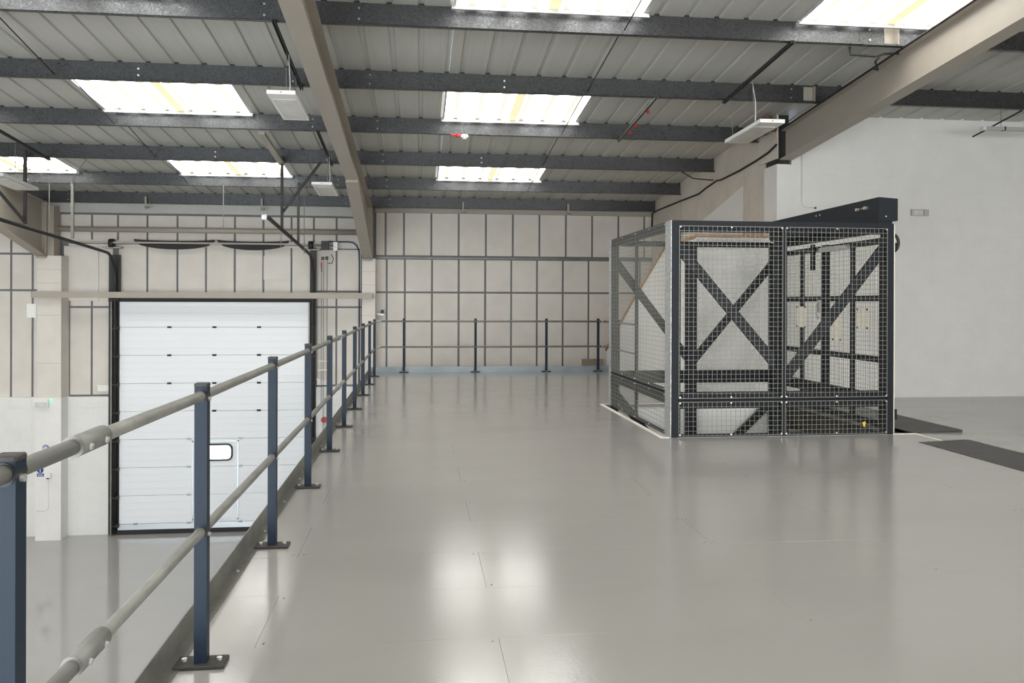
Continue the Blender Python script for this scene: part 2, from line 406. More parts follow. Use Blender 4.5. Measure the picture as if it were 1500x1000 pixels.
# ------------------------------------------------------------------ setting: side wall, far left, rear
ws = thing('wall_side', None, None, (XS, 15.5, 0)); ws['kind'] = 'structure'
B(XS+.03, XS+.2, 12.92, YB, GZ, 4.5).build('joint_backing', 'joint', ws); B(XS+.03, XS+.2, 12.44, 12.92, 3.70, 4.5).build('slot_shade', 'black', ws)  # black box above the pier stands in for the shadowed hole
def side_panel(y0, y1, z0, yt0=None):
    MB().prism([(y0+.004, z0), (y1-.004, z0), (y1-.004, zs(y1)+.05), (y0+.004, zs(y0)+.05)], 'x', XS, XS+.03).build('concrete_panel', 'concrete', ws)
side_panel(YR+.01, 13.1, 3.79); MB().prism([(12.90, 0), (13.1, 0), (13.1, 3.78), (12.9, 3.78)], 'x', XS, XS+.03).build('concrete_panel', 'concrete', ws)
side_panel(13.1, 13.72, 0); side_panel(13.72, 15.16, 0); side_panel(15.16, 17.2, 0); side_panel(17.2, YB, 0)
MB().prism([(13.80, 0), (13.80, 3.55), (14.7, 3.363), (15.8, 3.158), (17.16, 2.9), (19.3, 2.5), (19.3, 0)], 'x', XS-.006, XS).build('white_painted_area', 'board', ws)
for nm, a in (('wall_left', (XL-.1, XL, YREAR, YB+.15, GZ, 7)), ('wall_end', (XRT, XRT+.1, YREAR, YR+.2, GZ, 7))):
    o = B(*a).build(nm, 'unlit'); o['kind'] = 'structure'

# rear wall behind the viewpoint with unseen glowing glazing, added for frontal daylight
wq = thing('wall_rear', None, None, (0, YREAR, GZ)); wq['kind'] = 'structure'
GL = [(-12.5, -1.6, -3.0, 2.2, 6, (-.4,)), (.6, 12.6, .25, 2.75, 6, ())]
for a in ((XL, -12.5, GZ, 7.2), (-1.6, .6, GZ, 7.2), (12.6, XRT, GZ, 7.2), (-12.5, -1.6, GZ, -3.0), (-12.5, -1.6, 2.2, 7.2), (.6, 12.6, GZ, .25), (.6, 12.6, 2.75, 7.2)):
    B(a[0], a[1], YREAR-.1, YREAR, a[2], a[3]).build('wall_section', 'unlit', wq)
for wi, (GX0, GX1, GZ0, GZ1, nx, mid) in enumerate(GL):
    wz = thing('window_%d' % (90+wi), None, None, ((GX0+GX1)/2, YREAR, GZ0)); wz['kind'] = 'structure'
    lv = [GZ0, *mid, GZ1]
    for i in range(nx):
        for z0, z1 in zip(lv, lv[1:]):
            xa = GX0+(GX1-GX0)*i/nx; xb = GX0+(GX1-GX0)*(i+1)/nx
            B(xa+.05, xb-.05, YREAR-.06, YREAR-.05, z0+.05, z1-.05).build('pane', 'daylight' if wi else 'daylight_cool', wz)
            for q in ((xa, xa+.05, z0, z1), (xb-.05, xb, z0, z1), (xa+.05, xb-.05, z0, z0+.05), (xa+.05, xb-.05, z1-.05, z1)):
                B(q[0], q[1], YREAR-.09, YREAR-.01, q[2], q[3]).build('frame', 'cage', wz)

# ------------------------------------------------------------------ setting: roof sheets and rooflights
ceil = thing('ceiling', None, None, (0, 9, 4)); ceil['kind'] = 'structure'
ANG = -math.atan(SL)
SW = 1.05
def sheet_mesh(name, m, length, width=SW):
    prof = []
    p = SW/3
    for i in range(3):
        o = i*p
        prof += [(o, 0), (o+.06, 0), (o+.066, .0012), (o+.08, .0012), (o+.086, 0), (o+.138, 0), (o+.15, .022), (o+.20, .022), (o+.212, 0), (o+.264, 0), (o+.27, .0012), (o+.284, .0012), (o+.29, 0)]
    prof = [q for q in prof if q[0] < width-.003]; prof.append((width, prof[-1][1]))
    me = MB(); n = len(prof)
    vs = [(x, 0, z) for x, z in prof]+[(x, length, z) for x, z in prof]
    me.add(vs, [(i, i+1, n+i+1, n+i) for i in range(n-1)])
    return me.mesh(name, m)
smesh = {}
def sheet(x, ya, yb, m='sheet', name='roof_sheet', parent=None, drop=0., width=SW):
    L = (yb-ya)/math.cos(ANG)
    key = (round(L, 3), m, round(width, 3))
    if key not in smesh: smesh[key] = sheet_mesh(name, m, L, width)
    o = inst(name, smesh[key], (x, ya, zs(ya)-drop), parent or ceil); o.rotation_euler = (ANG, 0, 0); return o
skyx = [.40, -4.70, -8.83, 4.36, -13.0]
# each bay's sheets are laid out from the rooflights so that the two line up
srt = sorted(skyx)
def fill(xa, xb):
    out = []; x = xa
    while xb-x > .01:
        w_ = min(SW, xb-x); out.append((x, w_)); x += w_
    return out
cols = []
prev = XL
for sx in srt:
    cols += fill(prev, sx); cols += [(sx, SW), (sx+SW, SW)]; prev = sx+2*SW
cols += fill(prev, XRT)
gaps = [(k, k+1) for k in range(-7, 6)]
wn = 0
sky_done = {}
for a, b in gaps:
    ya, yb = PY[a], PY[b]
    for x, k in cols:
        if b == 6 and x > XS-.1: continue
        if a >= 3 and x > XS-.1: continue
        sky = (a % 2 == 0) and b <= 5 and (x < 3 or a <= 0) and any(abs(x-sx) < .01 or abs(x-sx-SW) < .01 for sx in skyx)
        if sky: sky_done.setdefault((a, [sx for sx in skyx if abs(x-sx) < .01 or abs(x-sx-SW) < .01][0]), []).append(x)
        else: sheet(x, ya, yb if b != 6 else YB+.1, width=k)
for (a, sx), xs in sorted(sky_done.items()):
    wn += 1; ya, yb = PY[a], PY[a+1]
    wnd = thing('window_%d' % wn, None, None, (sx+SW, yb, zs(yb))); wnd['kind'] = 'structure'
    for x in xs: sheet(x, ya, yb, 'rooflight', 'rooflight_sheet', wnd)
    L = yb-ya
    lp = MB().bar((sx+SW+.03, ya+.05, zs(ya+.05)-.004), (sx+SW+.03, yb-.03, zs(yb-.03)-.004), .13, .006); lp.build('sheet_lap', 'rooflight_lap', wnd)
    fl = MB(); y = yb-.075
    fl.sloped(sx-.05, sx+2*SW+.06, [(y-.03, zs(y)-.066, zs(y)-.062), (y, zs(y)-.066, zs(y)-.01)]); fl.box(sx-.05, sx+2*SW+.06, y-.035, y-.03, zs(y)-.066, zs(y)-.045)
    fl.build('closer_flashing', 'flash', wnd)
    MB().bar((sx-.012, ya+.02, zs(ya+.02)-.012), (sx-.012, yb-.06, zs(yb-.06)-.012), .03, .02).build('edge_angle', 'flash', wnd)

# ------------------------------------------------------------------ portal rafters
def zq(y): return zb(y)-.014
def rafter(xc, y0, y1, label, haunch=None, dep=.43):
    r = thing('rafter', label, 'beam', (xc, (y0+y1)/2, zq((y0+y1)/2)-dep), 'portal rafters carrying the roof')
    f = .105
    MB().sloped(xc-f, xc+f, [(y0, zq(y0)-.015, zq(y0)), (y1, zq(y1)-.015, zq(y1))]).build('top_flange', 'rafter', r)
    MB().sloped(xc-.006, xc+.006, [(y0, zq(y0)-dep+.015, zq(y0)-.015), (y1, zq(y1)-dep+.015, zq(y1)-.015)]).build('web', 'rafter', r)
    MB().sloped(xc-f, xc+f, [(y0, zq(y0)-dep, zq(y0)-dep+.015), (haunch[0] if haunch else y1, zq(haunch[0] if haunch else y1)-dep, zq(haunch[0] if haunch else y1)-dep+.015)]).build('bottom_flange', 'rafter', r)
    if haunch:
        ya, ybh, zlow = haunch; za = zq(ya)-dep-.03
        MB().sloped(xc-.006, xc+.006, [(ya, za, zq(ya)-dep+.02), (ybh, zlow, zq(ybh)-dep+.02)]).build('haunch_web', 'rafter', r)
        MB().sloped(xc-.11, xc+.11, [(ya, za-.012, za+.006), (ybh, zlow-.012, zlow+.006)]).build('haunch_flange', 'rafter', r)
        B(xc-.105, xc+.105, ya-.012, ya, za, zq(ya)-dep).build('haunch_end_plate', 'rafter', r)
        MB().box(xc-.11, xc+.11, ybh, ybh+.02, zlow-.04, zq(ybh)).build('end_plate', 'rafter', r)
        B(xc-.1, xc+.1, ybh-.03, ybh+.0, zlow-.055, zlow-.012).build('seat_plate', 'rafter', r)
    return r
rafter(-1.15, YREAR+.02, 18.95, 'beige steel rafter descending to the column between door and mezzanine back wall', (14.45, 18.93, 2.50))
rafter(-8.15, YREAR+.02, 18.95, 'beige steel rafter at the far left edge above the roller door track', (14.45, 18.93, 2.50))
rafter(5.72, YREAR+.02, 12.34, 'beige steel rafter rising to the upper right corner beside the white block wall', None, .47)

# ------------------------------------------------------------------ purlins
ords = {0: 'galvanised roof purlin hidden just above the top edge of the picture', 1: 'galvanised roof purlin nearest the camera, crossing the very top of the picture', 2: 'second galvanised purlin from the top, running on across the rafter to the block wall',
        3: 'third galvanised purlin from the top, ending just above the right hanging light', 4: 'fourth galvanised purlin from the top, dark, above the far rooflights',
        5: 'fifth galvanised purlin from the top, lit below the far rooflights', 6: 'lowest and farthest galvanised purlin, directly above the back wall'}
for k in range(0, 7):
    y = PY[k]; z = zb(y); x1 = XRT if k <= 2 else XS-.02
    pu = thing('purlin', ords[k], 'beam', (-2, y, z), 'galvanised roof purlins')
    def zsec(m, xa, xb, o=0.):
        m.box(xa, xb, y-.003-o, y+.003, z, z+PH)                # web
        m.box(xa, xb, y-.068-o, y-.003, z-o, z+.003)            # bottom flange towards the camera
        m.box(xa, xb, y-.068-o, y-.065-o, z, z+.018)
        m.box(xa, xb, y+.003, y+.068, z+PH-.004, z+PH-.001)
        return m
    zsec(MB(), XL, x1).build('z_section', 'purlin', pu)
    B(XL, x1, y+.0, y+.05, z+PH, z+PH+.024).build('rib_filler', 'rubber', pu)
    if k in (1, 2):
        B(5.40, 5.53, y-.015, y-.008, z+.01, z+PH*.9).build('cleat', 'rafter', pu); B(5.53, 5.538, y-.09, y-.008, z+.01, z+PH*.9).build('cleat', 'rafter', pu)
    if k in (2, 4):
        for xq in (-3.6, 1.15):
            for zz in (.085, .17): disc(xq, z+zz, .014, y-.008, y-.003, 10).build('daylit_hole', 'signwhite', pu)  # white discs painted in for daylight showing through holes in the web
    for xc in (-8.15, -1.15, 5.72):
        if xc > x1: continue
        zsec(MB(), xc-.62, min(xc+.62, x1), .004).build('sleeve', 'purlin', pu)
        bm_ = MB()
        for sx_ in (-.5, .5):
            for zz in (.07, .19):
                if xc+sx_ < x1: bm_.prism([(xc+sx_+.012*math.cos(t*math.pi/3), z+zz+.012*math.sin(t*math.pi/3)) for t in range(6)], 'y', y-.018, y-.006)
        bm_o = bm_.build('sleeve_bolt', 'galv', pu)
        bm_o['kind'] = 'stuff'
        if k >= 1 and k != 6:
            cl = MB().box(xc-.0+.14, xc+.22, y+.004, y+.012, z-.0, z+PH*.85); cl.build('cleat', 'rafter', pu)
# sag rods between the purlins
for xr, nm in ((-4.62, 'left'), (2.29, 'right')):
    for k in range(0, 5):
        if k == 0 and xr < 0: continue
        ya, yb = PY[k], PY[k+1]
        o = MB().tube([(xr+.05, ya-.02, zb(ya)+.20), (xr, yb-.03, zb(yb)+.06)], .008, 6).build('sag_rod', 'black')
        tag(o, 'thin dark sag rod, %s roof bay, between purlins %s and %s from top' % ({'left':'left','right':'middle'}[nm], {0:'zero',1:'one',2:'two',3:'three',4:'four'}[k], {1:'one',2:'two',3:'three',4:'four',5:'five'}[k+1]), 'rod', 'sag rods between purlins')
        if k == 0: o['label'] = 'thin dark sag rod at the top edge beside the top middle rooflight'

# ------------------------------------------------------------------ columns
def column(xc, label, lower, wx):
    c = thing('column', label, 'column', (xc, 19.15, GZ), 'clad portal columns')
    B(xc-wx/2, xc+wx/2, 18.97, YB+.0, -.60, 2.50).build('cladding', 'panel', c)
    for z in (.15, 1.2, 1.9, 2.2):
        B(xc-wx/2-.001, xc+wx/2+.001, 18.967, 18.972, z, z+.006).build('cladding_joint', 'rafter', c)
    if lower: B(xc-wx/2-.01, xc+wx/2+.02, 18.93, YB, GZ, -.60).build('plinth', 'white_pier', c)
    B(xc-.08, xc+.08, 19.0, 19.35, 2.50, 3.6).build('steel_shaft', 'rafter', c)
    return c
column(-1.125, 'pale clad column under the central rafter, right of the roller door', True, .30)
column(-8.0, 'pale clad column with white base, left of the roller door', True, .50)

# horizontal beams across the door bay
o = thing('door_beam', 'beige hollow section beam across the door opening, just above the white door', 'beam', (-4.7, 18.85, 1.5))
B(-8.30, -1.03, 18.80, 18.92, 1.585, 1.715).build('hollow_section', 'rafter', o)
B(-8.306, -8.30, 18.81, 18.91, 1.60, 1.70).build('end_cap', 'joint', o); B(-1.03, -1.024, 18.81, 18.91, 1.60, 1.70).build('end_cap', 'joint', o)
o = thing('eaves_rail', 'slim beige horizontal rail near the eaves, above the door shaft', 'beam', (-4.7, 19.2, 3.05))
MB().tube([(-7.92, 19.22, 3.11), (-1.3, 19.22, 3.11)], .062, 14).build('tube_section', 'rafter', o, True)

# ------------------------------------------------------------------ sectional door
dr = thing('door_1', 'white insulated sectional roller door with wicket door on the ground floor', 'door', (-4.6, 19.25, GZ)); dr['kind'] = 'structure'
YD = 19.26
B(-6.86, -2.36, YD+.07, YB+.12, GZ, 1.62).build('opening_backing', 'black', dr)
bz = [1.56, .932, .301, -.33, -.957, -1.585, -2.213, -2.841, -3.47]
def groove_profile(z0, z1):
    pts = [(YD+.05, z0+.003), (YD+.004, z0+.003), (YD, z0+.008)]
    n = 4; h = (z1-z0)/n
    for i in range(1, n):
        z = z0+h*i
        pts += [(YD, z-.006), (YD+.004, z-.002), (YD+.004, z+.002), (YD, z+.006)]
    pts += [(YD, z1-.008), (YD+.004, z1-.003), (YD+.05, z1-.003)]
    return pts
for z1, z0 in zip(bz, bz[1:]):
    sec = MB().prism(groove_profile(z0, z1), 'x', -6.63, -2.47).build('door_section', 'door', dr)
    if z0 > -1.2: hx = (-5.56, -4.58, -3.60)
    elif z0 > -3.3: hx = (-5.13, -4.0) if z0 > -3.4 else ()
    else: hx = (-6.28, -5.13, -4.0)
    for x in hx:
        z = z0 if z0 > -3.3 else z0+.0
        MB().box(x-.045, x+.045, YD-.012, YD, z-.022, z+.022).tube([(x-.035, YD-.014, z), (x+.035, YD-.014, z)], .008, 6).build('hinge', 'plate' if z0 > -1.2 else 'galv', sec)
B(-6.66, -2.44, YD-.012, YD+.05, -3.60, -3.47).build('bottom_rail', 'alu', dr)
B(-6.70, -2.40, YD-.03, YD+.05, GZ, -3.60).build('bottom_seal', 'rubber', dr)
B(-6.86, -2.36, YD-.03, YD+.06, 1.50, 1.585).build('head_seal', 'rubber', dr)
for xa, xb, tx, nm in ((-6.86, -6.63, -6.70, 1), (-2.47, -2.33, -2.40, 0)):
    B(xa, xb if nm else xb, YD-.01, YD+.07, GZ, 2.55 if nm else 2.75).build('guide_post', 'black', dr)
    tk = MB()
    path = [(tx, YD-.09, GZ+.05), (tx, YD-.09, 2.05)]
    for t in range(1, 7):
        a = t/6*math.pi/2*.97; path.append((tx, YD-.09-.52*(1-math.cos(a)), 2.05+.52*math.sin(a)))
    path.append((tx, 13.62 if not nm else 12.6, 2.855 if not nm else 2.90))
    tk.tube(path, .033, 8); tk.build('curved_track', 'black' if nm else 'plate', dr, True)
    tg = MB().box(tx-.09, tx-.06, YD-.10, YD-.02, GZ+.02, 1.5); tg.build('track_angle', 'galv_dark', dr)
    for z in bz[:-1]+[-3.47]:
        MB().tube([(tx-.05, YD-.10, z-.02), (tx+.07, YD-.10, z-.02)], .022, 8).box(tx-.03, tx+.08, YD-.08, YD-.02, z-.06, z+.02).build('roller', 'plate', dr)
B(tx-.1, tx-.02, 13.55, 13.66, 2.82, 2.90).build('track_bumper', 'galv', dr)
# hangers holding the horizontal tracks
def hang(*p): MB().bar(*p).build('track_hanger', 'plate', dr)
hang((-2.42, 15.04, 2.80), (-2.42, 15.04, zb(15.16)+.1), .045, .045); hang((-2.42, 17.05, 2.70), (-2.42, 17.05, zb(17.19)+.1), .045, .045)
hang((-2.42, 15.08, 3.10), (-1.75, 15.10, zb(15.16)+.02), .045, .03, (0, 1, 0))
MB().bar((-2.44, 13.2, zb(13.14)-.03), (-2.44, 15.14, zb(15.16)-.02), .10, .05).build('track_hanger', 'rafter', dr)
hang((-6.72, 15.0, 2.83), (-6.72, 15.0, zb(15.16)+.1), .045, .045); MB().bar((-6.72, 16.95, 2.74), (-6.72, 16.95, zb(17.19)), .05, .045).build('track_hanger', 'galv_dull', dr)
hang((-6.9, 14.2, 3.45), (-6.72, 15.0, 2.86), .045, .03)
# shaft across the head, drum brackets, sagging black drop screens
MB().tube([(-7.7, 19.2, 2.80), (-2.05, 19.2, 2.80)], .022, 10).build('torsion_shaft', 'galv', dr, True)
for x in (-6.78, -2.44):
    MB().tube([(x-.05, 19.2, 2.80), (x+.05, 19.2, 2.80)], .10, 16).build('cable_drum', 'black', dr, True)
    B(x-.2, x+.2, 19.16, 19.34, 2.69, 2.72).build('drum_bracket', 'rafter', dr)
B(-7.6, -2.5, 19.12, 19.16, 2.80, 2.835).build('spring_bar', 'rafter', dr)
for xa, xb in ((-6.30, -4.56), (-4.50, -2.93)):
    ptsu = []; ptsl = []
    for i in range(13):
        t = i/12; x = xa+(xb-xa)*t
        e = max(0., math.sin(math.pi*t))
        ptsu.append((x, 2.905-.035*e**.5)); ptsl.append((x, 2.86-.185*e**.45))
    MB().prism(ptsu+ptsl[::-1][0:], 'y', 19.165, 19.19).build('sagging_screen', 'rubber', dr)
# wicket door in the door leaf
wk = MB()
for a in ((-5.06, -5.03, -3.42, -1.63), (-4.075, -4.04, -3.42, -1.63), (-5.06, -4.04, -1.66, -1.63), (-5.06, -4.04, -3.42, -3.385)):
    wk.box(a[0], a[1], YD-.014, YD+.002, a[2], a[3])
wk.build('wicket_frame', 'alu', dr)
def rrect(x0, x1, z0, z1, r, n=6):
    out = []
    for cx, cz, a0 in ((x1-r, z1-r, 0), (x0+r, z1-r, 90), (x0+r, z0+r, 180), (x1-r, z0+r, 270)):
        for i in range(n+1):
            a = math.radians(a0+90*i/n); out.append((cx+r*math.cos(a), cz+r*math.sin(a)))
    return out
wf = MB().prism(rrect(-4.86, -4.17, -2.09, -1.70, .12), 'y', YD-.022, YD).build('wicket_window_frame', 'black', dr)
MB().prism(rrect(-4.82, -4.21, -2.05, -1.74, .09), 'y', YD-.026, YD-.02).build('pane', 'glass_lit', wf)

# chain operator beside the door
ch = thing('chain_operator', 'dark door operator with hanging chains beside the roller door', 'door motor', (-2.13, 19.2, 2.6))
B(-2.20, -2.04, 19.10, 19.26, 2.70, 2.90).build('gearbox', 'black', ch)
MB().tube([(-2.42, 19.2, 2.80), (-1.9, 19.2, 2.80)], .018, 8).build('drive_shaft', 'galv_dark', ch)
B(-1.93, -1.84, 19.12, 19.2, 2.68, 2.88).build('bracket', 'galv', ch)
B(-2.20, -2.14, 19.12, 19.18, 2.47, 2.54).build('chain_guide', 'black', ch); B(-2.11, -2.05, 19.12, 19.18, 2.47, 2.55).build('chain_guide', 'black', ch)
for x, d in ((-2.20, -.9), (-2.155, -1.6), (-2.07, -1.6)):
    MB().tube([(x, 19.15, 2.5), (x, 19.15, d)], .008, 5).build('chain', 'galv_dull', ch)
B(-2.215, -2.185, 19.13, 19.17, 2.30, 2.41).build('pull_handle', 'red', ch); B(-2.21, -2.185, 19.13, 19.17, 2.20, 2.30).build('pull_handle', 'greenp', ch)
MB().tube([(-1.98, 19.15, 2.6), (-1.93, 19.15, 2.5), (-1.96, 19.15, 2.40), (-2.05, 19.15, 2.39)], .01, 6).build('slack_cable', 'cable', ch)
for z in (-.05, .15):
    B(-2.28, -2.02, 19.13, 19.17, z, z+.02).build('chain_tie', 'cream', ch)
rb = thing('emergency_button', 'red round button on the white wall right of the door', 'button', (-2.14, 19.28, -1.25))
B(-2.2, -2.08, 19.24, 19.266, -1.26, -1.12).build('back_box', 'white_plastic', rb); MB().tube([(-2.14, 19.2, -1.19), (-2.14, 19.25, -1.19)], .07, 18).build('button_head', 'red', rb, False)
o = thing('blue_cable_run', 'dark blue cable looping over the door and down the central column', 'cable', (-1.36, 19.3, 1.6))
MB().tube([(-2.1, 19.32, 2.90), (-1.62, 19.32, 2.90), (-1.5, 19.32, 2.88), (-1.42, 19.32, 2.81), (-1.37, 19.32, 2.68), (-1.36, 19.32, 2.4), (-1.36, 19.32, -.4)], .016, 6).build('cable', 'navy', o, True)

# small fittings on the back wall and the left column
def fit(name, label, cat, parts, loc):
    t = thing(name, label, cat, loc)
    for n_, m_, a in parts:
        B(*a).build(n_, m_, t)
    return t
fit('junction_box', 'white square junction box on the panels left of the column', 'box', [('body', 'white_plastic', (-8.45, -8.255, 18.95, 19.02, 1.15, 1.45)), ('lid', 'white_metal', (-8.43, -8.275, 18.938, 18.95, 1.18, 1.42))], (-8.35, 18.98, 1.15))
t = fit('emergency_light', 'white emergency light with green LED on the left column', 'light', [('body', 'white_plastic', (-8.25, -7.97, 18.85, 18.93, -.81, -.62)), ('lens', 'diffuser', (-8.23, -7.99, 18.835, 18.85, -.79, -.68)), ('indicator', 'green', (-7.965, -7.935, 18.90, 18.93, -.66, -.635))], (-8.11, 18.9, -.81))
t = fit('isolator_box', 'small white isolator box on the left column with conduit below', 'box', [('body', 'white_plastic', (-8.046, -7.918, 18.86, 18.93, -2.324, -2.225)), ('gland', 'black', (-8.005, -7.965, 18.87, 18.91, -2.35, -2.324))], (-7.98, 18.9, -2.35))
MB().tube([(-7.985, 18.92, -2.35), (-7.985, 18.92, -2.95), (-8.0, 18.92, -3.02), (-8.06, 18.92, -3.045), (-8.24, 18.92, -3.045)], .009, 6).build('conduit', 'white_plastic', t, True)
sg = thing('ear_protection_sign', 'round blue mandatory sign with white head symbol, upper one on the column', 'sign', (-8.04, 18.92, -1.79))
cx, cz = -8.043, -1.679
disc(cx, cz, .064, 18.918, 18.929).build('disc', 'blue', sg)
p = MB()
ring = [(cx+.042*math.cos(a), cz+.004+.042*math.sin(a)) for a in [math.pi*i/10 for i in range(11)]]
inn = [(cx+.032*math.cos(a), cz+.004+.032*math.sin(a)) for a in [math.pi*i/10 for i in range(10, -1, -1)]]
p.prism(ring+inn, 'y', 18.914, 18.918); p.box(cx-.05, cx-.03, 18.914, 18.918, cz-.03, cz+.005); p.box(cx+.03, cx+.05, 18.914, 18.918, cz-.03, cz+.005); p.box(cx-.018, cx+.018, 18.914, 18.918, cz-.045, cz+.02)
tag(p.build('symbol', 'signwhite', sg), kind='stuff')
B(-8.115, -7.97, 18.918, 18.929, -1.80, -1.75).build('caption_plate', 'blue', sg)
sg = thing('caution_sign', 'blue sign with white exclamation mark, lower one on the column', 'sign', (-8.15, 18.92, -2.3))
cx, cz = -8.151, -2.165
disc(cx, cz, .064, 18.918, 18.929).build('disc', 'blue', sg)
p = MB().prism([(cx-.012, cz+.045), (cx+.012, cz+.045), (cx+.008, cz-.012), (cx-.008, cz-.012)], 'y', 18.914, 18.918); disc_ = disc(cx, cz-.033, .012, 18.914, 18.918, 10); p.add(disc_.v, disc_.f)
tag(p.build('symbol', 'signwhite', sg), kind='stuff')
cp = B(cx-.07, cx+.07, 18.918, 18.929, -2.30, -2.238).build('caption_plate', 'blue', sg)
for z in (-2.258, -2.28): B(cx-.055, cx+.055, 18.915, 18.918, z-.004, z+.004).build('caption_line', 'signwhite', cp)
for x, z, lab in ((-6.98, -.50, 'small cream topped wall unit on the panels left of the door'), (-2.19, -.40, 'small pale wall unit right of the door behind the railing')):
    t = thing('wall_unit', lab, 'box', (x, 19.33, z), 'small wall units beside the door')
    B(x-.13, x+.13, 19.30, 19.383, z, z+.12).build('body', 'white_plastic', t); B(x-.14, x+.14, 19.285, 19.383, z+.12, z+.15).build('hood', 'cream', t)
fit('cable_trunking', 'small grey trunking with black sensor on the back wall beside the column', 'trunking', [('channel', 'galv', (-.98, -.78, 19.30, 19.40, 1.20, 1.25)), ('sensor', 'black', (-.86, -.80, 19.28, 19.38, 1.25, 1.33))], (-.88, 19.35, 1.2))
for i, (x, lab) in enumerate(((1.02, 'small bracket hanging below the farthest purlin above the back wall, left one'), (3.48, 'small bracket hanging below the farthest purlin above the back wall, right one'), (-6.0, 'short bracket below the farthest purlin above the roller door, left one'), (-3.5, 'short bracket below the farthest purlin above the roller door, right one'))):
    t = thing('purlin_bracket', lab, 'bracket', (x, 19.02, 3.5), 'brackets below the farthest purlin')
    B(x-.02, x+.02, 19.0, 19.03, zb(19.08)-.12, zb(19.08)+.15).build('strap', 'rafter', t); B(x-.02, x+.06, 18.98, 19.05, zb(19.08)-.10, zb(19.08)-.07).build('clip', 'galv_dark', t)
for x, y, z0, z1, lab in ((-7.0, 16.6, 2.75, 3.75, 'thin pale pull chain hanging left of the roller door'), (-2.75, 17.0, 2.6, 3.76, 'thin pale chain hanging beside the right track hanger'), (-2.35, 17.4, 2.5, 3.7, 'thin pale chain hanging nearest the central rafter'), (-3.9, 17.1, 3.0, 3.84, 'thin plumb wire hanging below the far left rooflight'), (-5.75, 15.1, 3.55, 3.99, 'slanted thin wire hanging below the fourth purlin on the left')):
    sl = -.25 if 'slanted' in lab else 0
    tag(MB().tube([(x, y, z1), (x+sl*.6, y, (z0+z1)/2), (x+sl, y, z0)], .009, 5).build('hanging_chain', 'galv_dull'), lab, 'chain')

# ------------------------------------------------------------------ guard railings
PXC = -.883
YP = [1.875, 3.487, 5.142, 6.768, 8.396, 10.025, 11.687, 13.445, 15.213, 16.868]
post_me = MB().box(-.025, .025, -.025, .025, .012, 1.15).mesh('post', 'post')
cap_me = MB().cbox(-.027, .027, -.027, .027, 1.15, 1.162, .004).mesh('post_cap', 'plate')
plate_me = MB().cbox(-.10, .10, -.055, .055, .004, .016, .003).mesh('base_plate', 'plate')
bolt_me = MB().tube([(0, 0, .016), (0, 0, .027)], .012, 6).mesh('plate_bolt', 'bolt')
screw_me = MB().tube([(.025, 0, 0), (.034, 0, 0)], .009, 8).mesh('grub_screw', 'bolt')
collar_me = MB().tube([(0, .028, 0), (0, -.028, 0)], .0265, 14).mesh('grommet', 'black')
def railz(z, y): # the top tube lies a touch higher on the nearest posts
    if z < 1: return z
    return 1.10 + (.008*(9.36-y)/5.85 if 3.51 < y < 9.36 else 0) + (.008+.0085*(3.51-y) if y <= 3.51 else 0)
def post(parent, x, y, rot=0, near=False):
    p_ = inst('post', post_me, (x, y, 0), parent); WORLD[p_.name] = Vector((x, y, 0))
    inst('post_cap', cap_me, (x, y, 0), p_)
    pl_ = inst('base_plate', plate_me, (x-(.0 if not rot else 0), y, 0), p_)
    for s in (-.07, .07):
        if rot: inst('plate_bolt', bolt_me, (x, y+s*.5, 0), p_)
        else: inst('plate_bolt', bolt_me, (x+s, y+.005, 0), p_)
    for z in ((railz(1.10, y) if near else 1.10), .55):
        if rot:
            b_ = inst('grub_screw', screw_me, (x, y, z), p_); b_.rotation_euler = (0, 0, -math.pi/2)
        else:
            inst('grommet', collar_me, (x, y, z), p_); inst('grub_screw', screw_me, (x, y, z-.012), p_)
    return p_
gr = thing('guard_railing', 'long blue post guard railing with grey tube rails along the open mezzanine edge', 'railing', (PXC, 9, 0))
for y in YP: post(gr, PXC, y+.025, near=True)
RR = .0205
for z in (1.10, .552):
    for ys in ((-.5, 2.33), (2.33, 3.51, 9.36), (9.36, 16.93)):
        MB().tube([(PXC, y, railz(z, y)) for y in ys], RR, 16).build('tube_rail', 'galv_dull', gr, True)
    for yc in (2.33, 9.36):
        zc = railz(z, yc)
        c_ = MB().tube([(PXC, yc-.10, zc), (PXC, yc+.10, zc)], .0285, 18).build('tube_coupling', 'galv_dull', gr, True)
        MB().tube([(PXC, yc-.103, zc), (PXC, yc-.096, zc)], .0295, 18).build('coupling_lip', 'galv_dull', c_)
        for q in (-.055, .055): MB().tube([(PXC+.026, yc+q, zc-.004), (PXC+.034, yc+q, zc-.006)], .009, 8).build('coupling_screw', 'bolt', c_)
ta = MB(); ta.box(-1.024, -1.018, .2, 17.86, 0.0, .112); ta.box(-1.018, -.962, .2, 17.86, 0.0, .005)
ta.build('toe_board', 'galv_dark', gr)
tb = MB()
for y in [1.5+.8*i for i in range(20)]: tb.tube([(-.99, y, .005), (-.99, y, .011)], .011, 6)
tag(tb.build('toe_board_bolt', 'bolt', gr), kind='stuff')
g2 = thing('guard_railing', 'shorter guard railing with grey tube rails in front of the beige back wall', 'railing', (1.8, 17.8, 0))
for x in (-.305, 1.233, 2.785, 3.938): post(g2, x, 17.80, 1)
post(g2, 4.06, 16.45, 0)
for z in (1.10, .55):
    MB().tube([(-.86, 17.80, z), (4.06, 17.80, z)], .019, 12).build('tube_rail', 'galv_dull', g2, True)
    MB().tube([(4.06, 17.80, z), (4.06, 15.2, z)], .019, 12).build('tube_rail', 'galv_dull', g2, True)
    MB().tube([(4.02, 17.80, z), (4.11, 17.80, z)], .03, 12).build('tube_elbow', 'galv', g2, True)
    MB().tube([(-.88, 17.80, z), (-.78, 17.80, z)], .026, 12).build('tube_elbow', 'galv', g2, True)
